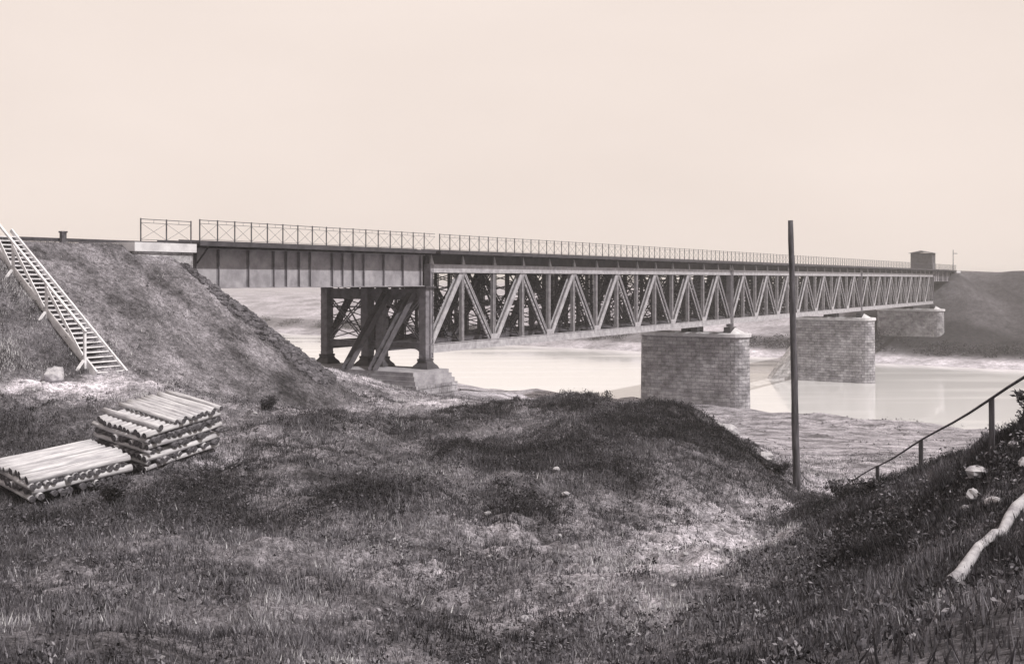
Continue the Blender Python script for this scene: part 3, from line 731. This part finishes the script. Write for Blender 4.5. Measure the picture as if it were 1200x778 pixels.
def stack(A, Bp, C_, layers, dz, names, group, first_axis, loose=None):
    A, Bp, C_ = (np.array(q, float) for q in (A, Bp, C_))
    L1 = np.linalg.norm(Bp-A); L2 = np.linalg.norm(C_-A); e1 = (Bp-A)/L1; e2 = (C_-A)/L2; e3 = np.cross(e2, e1); e3 /= np.linalg.norm(e3)
    if e3[2] < 0: e3 = -e3
    e2 = e2-e1*np.dot(e1, e2); e2 /= np.linalg.norm(e2)
    OR = 'first second third fourth fifth sixth seventh eighth ninth tenth eleventh twelfth thirteenth fourteenth fifteenth sixteenth'.split()
    for k in range(layers):
        ax = (first_axis+k) % 2                            # 0: logs run along e1, 1: along e2
        run, side, Lr, Ls = (e1, e2, L1, L2) if ax == 0 else (e2, e1, L2, L1)
        Lm = 2.25 if Lr < 2.4 else 2.65
        num = int(Ls/.178); pos = [(.5+j)*Ls/num for j in range(num)]
        if k == 0 and loose: pos = loose
        if k >= 3: pos = [q for j, q in enumerate(pos) if j in (0, num-1) or random.random() < .8]
        for j, q in enumerate(pos):
            off = random.uniform(-.13, .13); z = -.085-k*dz+random.uniform(-.02, .012)
            pale = (k < 2) or (random.random() < (.8 if j in (0,) else .15))
            me = random.choice(LM['p' if pale else 'o', Lm])
            o = bpy.data.objects.new('log', me); COL.objects.link(o)
            yaw = random.uniform(-.014, .014)
            r1 = run*math.cos(yaw)+side*math.sin(yaw); s1 = np.cross(e3, r1)
            flip = random.random() < .5
            org = A+side*q+e3*z+run*off*.6
            if flip: org = org+r1*Lm; r1 = -r1; s1 = -s1
            a = random.uniform(0, 6.28); y_ = s1*math.cos(a)+e3*math.sin(a); z_ = np.cross(r1, y_)
            o.matrix_world = Matrix(((r1[0], y_[0], z_[0], org[0]), (r1[1], y_[1], z_[1], org[1]), (r1[2], y_[2], z_[2], org[2]), (0, 0, 0, 1)))
            g = 'logs of the '+group
            lab = '%s %s log from the near corner, %s layer, %s' % (OR[j], 'pale' if pale else 'dark', 'top' if k == 0 else OR[k], group)
            if k == 0 and loose and j == 0: lab = 'pale log lying apart on the front left of the taller stack top'
            tag(o, lab, 'log', g)
stack((-9.63, 28.2, E-3.93), (-11.45, 29.25, E-3.60), (-8.3, 30.5, E-3.60), 8, .158,
      ['pale log in the top layer of the taller log stack', 'log inside the taller log stack, in one of the layers under its top layer'],
      'taller log stack', 0, [.42]+[1.0+.178*j for j in range(10)])
stack((-11.8, 26.0, E-4.85), (-13.42, 27.5, E-4.62), (-10.1, 27.9, E-4.6), 4, .15,
      ['pale log in the top layer of the lower log stack at the left edge', 'log inside the lower log stack at the left edge, under its top layer'],
      'lower log stack', 1)

# ------------------------------------------------------------------ telegraph pole
pb = np.array([9.62, 36.0, E-7.45]); pt_ = np.array([9.43, 36.1, E+1.98])
mb = MB(); n_ = 14
pts = [pb+(pt_-pb)*k/n_+np.array([.006*math.sin(k*1.3), 0, 0]) for k in range(n_+1)]
mb.tube(pts, [.135-.045*k/n_+.004*math.sin(k*2.1) for k in range(n_+1)], 12)
tag(mb.build('telegraph_pole', M['pole'], smooth=True), 'tall bare wooden pole standing in front of the river and the bridge', 'pole')

# ------------------------------------------------------------------ handrail on the right bank
def H(x, y):
    z, _ = near_h(np.array([float(x)]), np.array([float(y)])); return float(z[0])
ra = np.array([7.45, 14.5, E-1.05]); rb = np.array([10.0, 32.0, E-6.15])
hr = empty('wooden_handrail', (8.0, 18, E-3), 'thin wooden handrail sloping down the bushy right bank', 'handrail')
mb = MB(); n_ = 16
mb.tube([ra+(rb-ra)*k/n_+np.array([0, 0, .02*math.sin(k*1.1)-.10*math.sin(math.pi*k/n_)*.4]) for k in range(n_+1)], [.024-.008*k/n_ for k in range(n_+1)], 8)
mb.build('rail', M['pole'], hr, True)
for u in (.035, .175, .455, .72, .97):
    q = ra+(rb-ra)*u; g = H(q[0], q[1]); mb = MB(); mb.beam((q[0]+.01, q[1], g-.3), (q[0], q[1], q[2]-.02), .08, .08, P); mb.build('post', M['pole'], hr)

# ------------------------------------------------------------------ stones
def rock_mb(mb, c, r, seed, flat=.7):
    r_ = np.random.default_rng(seed); n1, n2 = 5, 8; v = [];
    ax = r_.uniform(.7, 1.25, 3)*r; ax[2] *= flat; rot = r_.uniform(0, 6.28)
    for i in range(n1+1):
        th = math.pi*i/n1
        for j in range(n2):
            ph = 2*math.pi*j/n2; k = 1+r_.uniform(-.22, .22)
            x = ax[0]*math.sin(th)*math.cos(ph)*k; y = ax[1]*math.sin(th)*math.sin(ph)*k; z = ax[2]*math.cos(th)*k
            v.append((c[0]+x*math.cos(rot)-y*math.sin(rot), c[1]+x*math.sin(rot)+y*math.cos(rot), c[2]+z))
    f = [(i*n2+j, i*n2+(j+1) % n2, (i+1)*n2+(j+1) % n2, (i+1)*n2+j) for i in range(n1) for j in range(n2)]
    mb.add(v, f)
STN = [(7.35, 16.9, .16, 'broad pale stone on the right bank above the other pale stones'), (8.0, 16.6, .12, 'pale stone near the right edge of the picture on the bank'),
       (7.0, 16.2, .12, 'pale stone left of the broad one on the right bank'), (6.75, 15.9, .09, 'small pale stone at the lower left of the right bank stones'),
       (7.05, 15.6, .12, 'rounded pale stone below the broad one on the right bank'), (8.2, 17.4, .10, 'highest pale stone on the right bank beside the bushes'),
       (8.35, 17.3, .08, 'tiny pale stone touching the highest stone of the right bank'), (6.9, 14.3, .08, 'small pale stone between right bank weeds and the fallen log'),
       (1.32, 26.2, .10, 'white stone on the foreground slope, the lower right of two'), (1.18, 28.3, .10, 'white stone on the foreground slope, the upper left of two'),
       (-.55, 24.6, .07, 'small white stone near the bottom of the foreground slope'), (4.0, 26.5, .08, 'small white stone at the edge of the gravel path'),
       (5.3, 21.6, .14, 'pale stone lying in the gravel left of the right bank'), (9.4, 39.5, .35, 'pale boulder on the gravel behind the pole foot'),
       (-15.6, 36.3, .45, 'pale boulder at the foot of the stairs'), (8.6, 43., .5, 'large pale boulder on the shore left of the pole')]
for i, (x, y, r_, lb) in enumerate(STN):
    mb = MB(); rock_mb(mb, (x, y, H(x, y)+r_*.55), r_, 100+i); tag(mb.build('stone', M['rock_pale']), lb, 'stone', 'pale stones on the banks')
# fallen pale log, bottom right
a = np.array([6.35, 13.6, 0]); c = np.array([5.0, 12.2, 0]); a2 = np.array([7.7, 15.4, 0])
mb = MB(); pts = []; rs = []
for k in range(13):
    u = k/12; q = a2+(c-a2)*u; pts.append((q[0], q[1]+.04*math.sin(u*5), H(q[0], q[1])+.10+.02*math.sin(u*9))); rs.append(.065+.015*math.sin(u*7)+.008*random.random())
mb.tube(pts, rs, 12, 0, 1); tag(mb.build('fallen_log', [M['rock_pale'], M['log_end']], smooth=True), 'pale fallen log lying on the right bank in the bottom right corner', 'log')
rr = random.Random(9); mb = MB(); cnt = 0
while cnt < 1500:
    y = rr.uniform(15, 60); x = rr.uniform(-1, 24)*y/40 if rr.random() < .6 else rr.uniform(-18, -8)
    a_ = idw(np.array([x]), np.array([y]))[0]
    if rr.random() > (a_-.11)*6 or emb(np.array([x]), np.array([y]))[0][0] > -3.4: continue
    z = H(x, y); q_ = .015+.06*rr.random()**3
    rock_mb(mb, (x, y, z+q_*.3), q_, 7000+cnt, .7); cnt += 1
tag(mb.build('gravel', M['rock_pale']), 'loose pale gravel and small stones strewn over bare ground', 'gravel', kind='stuff')
# stone pitching on the front of the embankment cone
rr = random.Random(5); mb = MB(); cnt = 0
while cnt < 1500:
    r_ = 6.2*math.sqrt(rr.uniform(.01, 1)); ph = R(rr.uniform(-15, 74))
    s_ = -20.7+1.22*r_*math.cos(ph); t_ = (-.15-1.34*r_*math.sin(ph)) if ph > 0 else rr.uniform(-.1, 7)
    if s_ < -18.6 and t_ > -1.05: continue
    q = O+s_*D+t_*P; z = H(q[0], q[1]); rock_mb(mb, (q[0], q[1], z+.03), rr.uniform(.06, .22), 1000+cnt, .75); cnt += 1
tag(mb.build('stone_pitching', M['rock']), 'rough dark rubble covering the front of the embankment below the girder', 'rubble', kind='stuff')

# ------------------------------------------------------------------ grass
def blades(n_, xr, yr, hs, ws, dens):
    out = []; got = 0
    while got < n_:
        x = rng.uniform(*xr, 400000); y = rng.uniform(*yr, 400000)
        u = x/np.maximum(y, 1); ok = (np.abs(u) < .56) & (rng.random(400000) < dens(x, y)); x = x[ok]; y = y[ok]
        out.append(np.stack([x, y], 1)); got += len(x)
    q = np.concatenate(out)[:n_]; x, y = q[:, 0], q[:, 1]; z, de_ = near_h(x, y)
    k = z > .6; x, y, z = x[k], y[k], z[k]; n2 = len(x)
    pat = fbm(x, y, .9, 3, 77)
    h = hs*(1+.5*scrubf(x, y))*(.3+rng.random(n2)**2)*(.5+1.2*pat); wd = ws*(.6+.8*rng.random(n2)); an = rng.uniform(0, 2*np.pi, n2)
    ld = rng.uniform(0, 2*np.pi, n2); le = h*rng.uniform(.1, .75, n2)
    ca, sa = np.cos(an)*wd/2, np.sin(an)*wd/2
    V = np.empty((n2, 3, 3)); V[:, 0] = np.stack([x-ca, y-sa, z-.03], 1); V[:, 1] = np.stack([x+ca, y+sa, z-.03], 1)
    V[:, 2] = np.stack([x+np.cos(ld)*le, y+np.sin(ld)*le, z+h], 1)
    tone = np.clip(.06-.38*scrubf(x, y)+2.2*np.clip(idw(x, y)-.07, -.03, .12)+.5*rng.random(n2)+1.6*(fbm(x, y, .45, 4, 88)-.5)+(rng.random(n2) > .93)*.35, 0, 1)
    return V.reshape(-1, 3), np.repeat(tone, 3)
def dens_near(x, y):
    a = idw(x, y); s, t = st(x, y); e, r_ = emb(x, y); zz = rbf(x, y); on = e > zz-.1
    d_ = np.clip((.24-a)/.14, .04, 1)*(.15+1.7*np.clip(fbm(x, y, .7, 3, 61)-.28, 0, .6))
    d_ = np.maximum(d_, .95*scrubf(x, y)); d_ = np.where(on, np.where(s < -28.9, .8, .12), d_)
    return d_*np.clip(28./y, .25, 1.3)
V, tn = blades(560000, (-24, 22), (10, 62), .12, .022, dens_near)
gs = mesh_np('grass', V, np.arange(len(V)).reshape(-1, 3), M['grass']); attr(gs, 'tone', tn)
tag(gs, 'rough grass covering the near bank and slopes', 'grass', kind='stuff')
V, tn = blades(90000, (2, 16), (6, 34), .15, .024, lambda x, y: np.clip((.085-idw(x, y))/.03, 0, 1)*((x/y) > .27)*(.2+fbm(x, y, 1.2, 2, 3)))
gs = mesh_np('grass', V, np.arange(len(V)).reshape(-1, 3), M['grass']); attr(gs, 'tone', tn*.75)
tag(gs, 'tall dark weeds and grass covering the right bank', 'grass', kind='stuff')

# low leafy clumps scattered through the turf
cx_ = rng.uniform(-28, 40, 150000); cy_ = rng.uniform(8.5, 104, 150000)
s9, t9 = st(cx_, cy_)
ok = (np.abs(cx_/cy_) < .56) & ~((s9 < -15) & (t9 > -2.2)) & (rng.random(150000) < dens_near(cx_, cy_)*np.clip(2.6*(fbm(cx_, cy_, .35, 3, 91)-.36)+1.5*scrubf(cx_, cy_), 0.02, 1.3)*.6)
cx_, cy_ = cx_[ok], cy_[ok]; cz_, _ = near_h(cx_, cy_); nc = len(cx_); nl = 42
rad = (.08+.5*rng.random(nc)**3.0)*(.45+.9*fbm(cx_, cy_, .22, 2, 95)+.45*scrubf(cx_, cy_)); hh_ = rad*rng.uniform(.7, 1.6, nc)
c0 = np.stack([cx_, cy_, cz_], 1)[:, None]+rng.normal(0, 1, (nc, nl, 3))*np.array([.5, .5, 0])*rad[:, None, None]
dd = np.hypot(c0[..., 0]-cx_[:, None], c0[..., 1]-cy_[:, None])/rad[:, None]
c0[:, :, 2] += rng.random((nc, nl))*np.minimum(hh_, .32)[:, None]*np.exp(-1.6*dd*dd)-.06*dd
d_ = rng.normal(0, 1, (nc, nl, 3)); d_[..., 2] = np.abs(d_[..., 2]); d_ /= np.linalg.norm(d_, axis=2, keepdims=True)
sd_ = np.cross(d_, rng.normal(0, 1, (nc, nl, 3))); sd_ /= np.linalg.norm(sd_, axis=2, keepdims=True)
ll = rng.uniform(.03, .09, (nc, nl, 1))
V = np.stack([c0, c0+d_*ll*.5+sd_*ll*.25, c0+d_*ll, c0+d_*ll*.5-sd_*ll*.25], 2).reshape(-1, 3)
ug = mesh_np('undergrowth', V, np.arange(len(V)).reshape(-1, 4), M['grass'])
attr(ug, 'tone', np.repeat(np.clip(np.repeat(rng.uniform(-.1, .55, nc)-.30*scrubf(cx_, cy_), nl)+rng.uniform(-.1, .35, nc*nl), 0, 1), 4))
tag(ug, 'low leafy ground cover scattered over the near slopes', 'ground cover', kind='stuff')
print('clumps', nc)

# ------------------------------------------------------------------ weeds and bushes as plants of their own
def plant(name, x, y, h, r, nl, label, group, zb=None, leaf=.07, mat='weed'):
    z0 = H(x, y) if zb is None else zb
    root = empty(name, (x, y, z0), label, 'plant' if 'weed' in name else 'bush', group)
    rg = np.random.default_rng(int(abs(x*131+y*977))); mb = MB()
    tips = []
    for k in range(7):
        a = rg.uniform(0, 6.28); le = rg.uniform(.2, 1)*r; hh = h*rg.uniform(.6, 1)
        p = [np.array([x, y, z0-.05]), np.array([x+le*.4*math.cos(a), y+le*.4*math.sin(a), z0+hh*.55]), np.array([x+le*math.cos(a), y+le*math.sin(a), z0+hh])]
        mb.tube(p, [.012+h*.008, .009+h*.005, .004], 5); tips.append(p)
    mb.build('stem', M['weed'], root)
    V = []; 
    for k in range(nl):
        p = tips[rg.integers(7)]; u = rg.uniform(.1, .95); q = p[0]*(1-u)**2+2*p[1]*u*(1-u)+p[2]*u*u
        q = q+rg.normal(0, 1, 3)*np.array([r*.12, r*.12, h*.05]); q[2] = max(q[2], z0)
        d_ = rg.normal(0, 1, 3); d_[2] = abs(d_[2])*.8; d_ /= np.linalg.norm(d_); sd = np.cross(d_, rg.normal(0, 1, 3)); sd /= np.linalg.norm(sd); l_ = leaf*rg.uniform(.6, 1.5)
        V += [q, q+d_*l_*.5+sd*l_*.22, q+d_*l_, q+d_*l_*.5-sd*l_*.22]
    o = mesh_np('foliage', np.array(V), np.arange(len(V)).reshape(-1, 4), M[mat]); attach(o, root)
    return root
WD = [(4.45, 49.6, .75), (5.3, 47.2, .55), (6.05, 45.6, .55), (1.9, 53., .5), (.2, 57., .45), (7.1, 43.0, .5), (3.3, 51.5, .4), (7.6, 41., .45)]
wl = ['tallest weed on the skyline of the foreground ridge', 'bushy weed on the ridge just right of the tallest one', 'weed on the ridge against the water, left of the nearest pier',
      'small weed on the ridge under the first truss span', 'low weed on the ridge near the trestle base', 'weed on the ridge in front of the nearest pier', 'short weed on the ridge left of the tallest one', 'weed at the right end of the ridge, by the foot of the pier']
for (x, y, h_), lb in zip(WD, wl): plant('weed', x, y, h_, h_*.5, 260, lb, 'weeds along the ridge', leaf=.10)
BS = [(-9.2, 24.6, .7, .6, 'dark bush in front of the gap between the two log stacks'), (8.9, 17.9, .55, .45, 'dark bush on top of the right bank near the handrail post'), (9.9, 21., .6, .6, 'dark bush on the right bank behind the handrail post'),
      (9.35, 18.9, .55, .4, 'spiky bush at the right edge on top of the bank'), (9.3, 29.8, .6, .6, 'dark bush in the hollow right of the pole'), (-8.6, 37.5, .5, .45, 'small dark bush behind the taller log stack'),
      (8.5, 24.4, .5, .6, 'low bush along the handrail, halfway down the bank'), (9.2, 36.8, .35, .4, 'low dark tuft at the foot of the tall pole')]
for x, y, h_, r_, lb in BS: plant('bush', x, y, h_, r_, 1300, lb, 'bushes on the near bank', leaf=.09)

# scrub line along the far shore
V = []; rg = np.random.default_rng(3)
for k in range(900):
    a = rg.uniform(-60, 330); q = 188+rg.uniform(7.5, 13.5); x = -WB[1]*a+WB[0]*q; y = WB[0]*a+WB[1]*q
    if fbm(np.array([a]), np.array([0.]), .12, 2, 5)[0] < (.36 if a < 150 else .60) and a > 105: continue
    z = far_h(np.array([x]), np.array([y]))[0]; hh = rg.uniform(.6, 1.7)
    for j in range(45):
        c = np.array([x, y, z])+rg.normal(0, 1, 3)*np.array([.7, .7, 0])+np.array([0, 0, rg.uniform(0, hh)])
        d_ = rg.normal(0, 1, 3); d_ /= np.linalg.norm(d_); sd = np.cross(d_, rg.normal(0, 1, 3)); sd /= np.linalg.norm(sd)
        V += [c-d_*.16, c+sd*.11, c+d_*.16, c-sd*.11]
sc_ = mesh_np('riverside_scrub', np.array(V), np.arange(len(V)).reshape(-1, 4), M['scrub'])
tag(sc_, 'dark strip of low scrub along the far river bank', 'scrub', kind='stuff')

# ------------------------------------------------------------------ haze
HZ = 0.0007
if HZ > 0:
    v = [(x, y, z) for z in (-4.5, E+9) for x, y in ((-2700, -120), (2700, -120), (2700, 5300), (-2700, 5300))]
    me = bpy.data.meshes.new('haze'); me.from_pydata(v, [], [(3, 2, 1, 0), (4, 5, 6, 7), (0, 1, 5, 4), (1, 2, 6, 5), (2, 3, 7, 6), (3, 0, 4, 7)])
    hz = bpy.data.objects.new('haze', me); COL.objects.link(hz); tag(hz, kind='stuff')
    hm = bpy.data.materials.new('haze'); hm.use_nodes = True; n = hm.node_tree.nodes; n.clear()
    pv = n.new('ShaderNodeVolumePrincipled'); out = n.new('ShaderNodeOutputMaterial'); pv.inputs['Density'].default_value = HZ
    pv.inputs['Color'].default_value = (1., .985, .97, 1); pv.inputs['Anisotropy'].default_value = .1
    hm.node_tree.links.new(pv.outputs[0], out.inputs['Volume']); me.materials.append(hm)
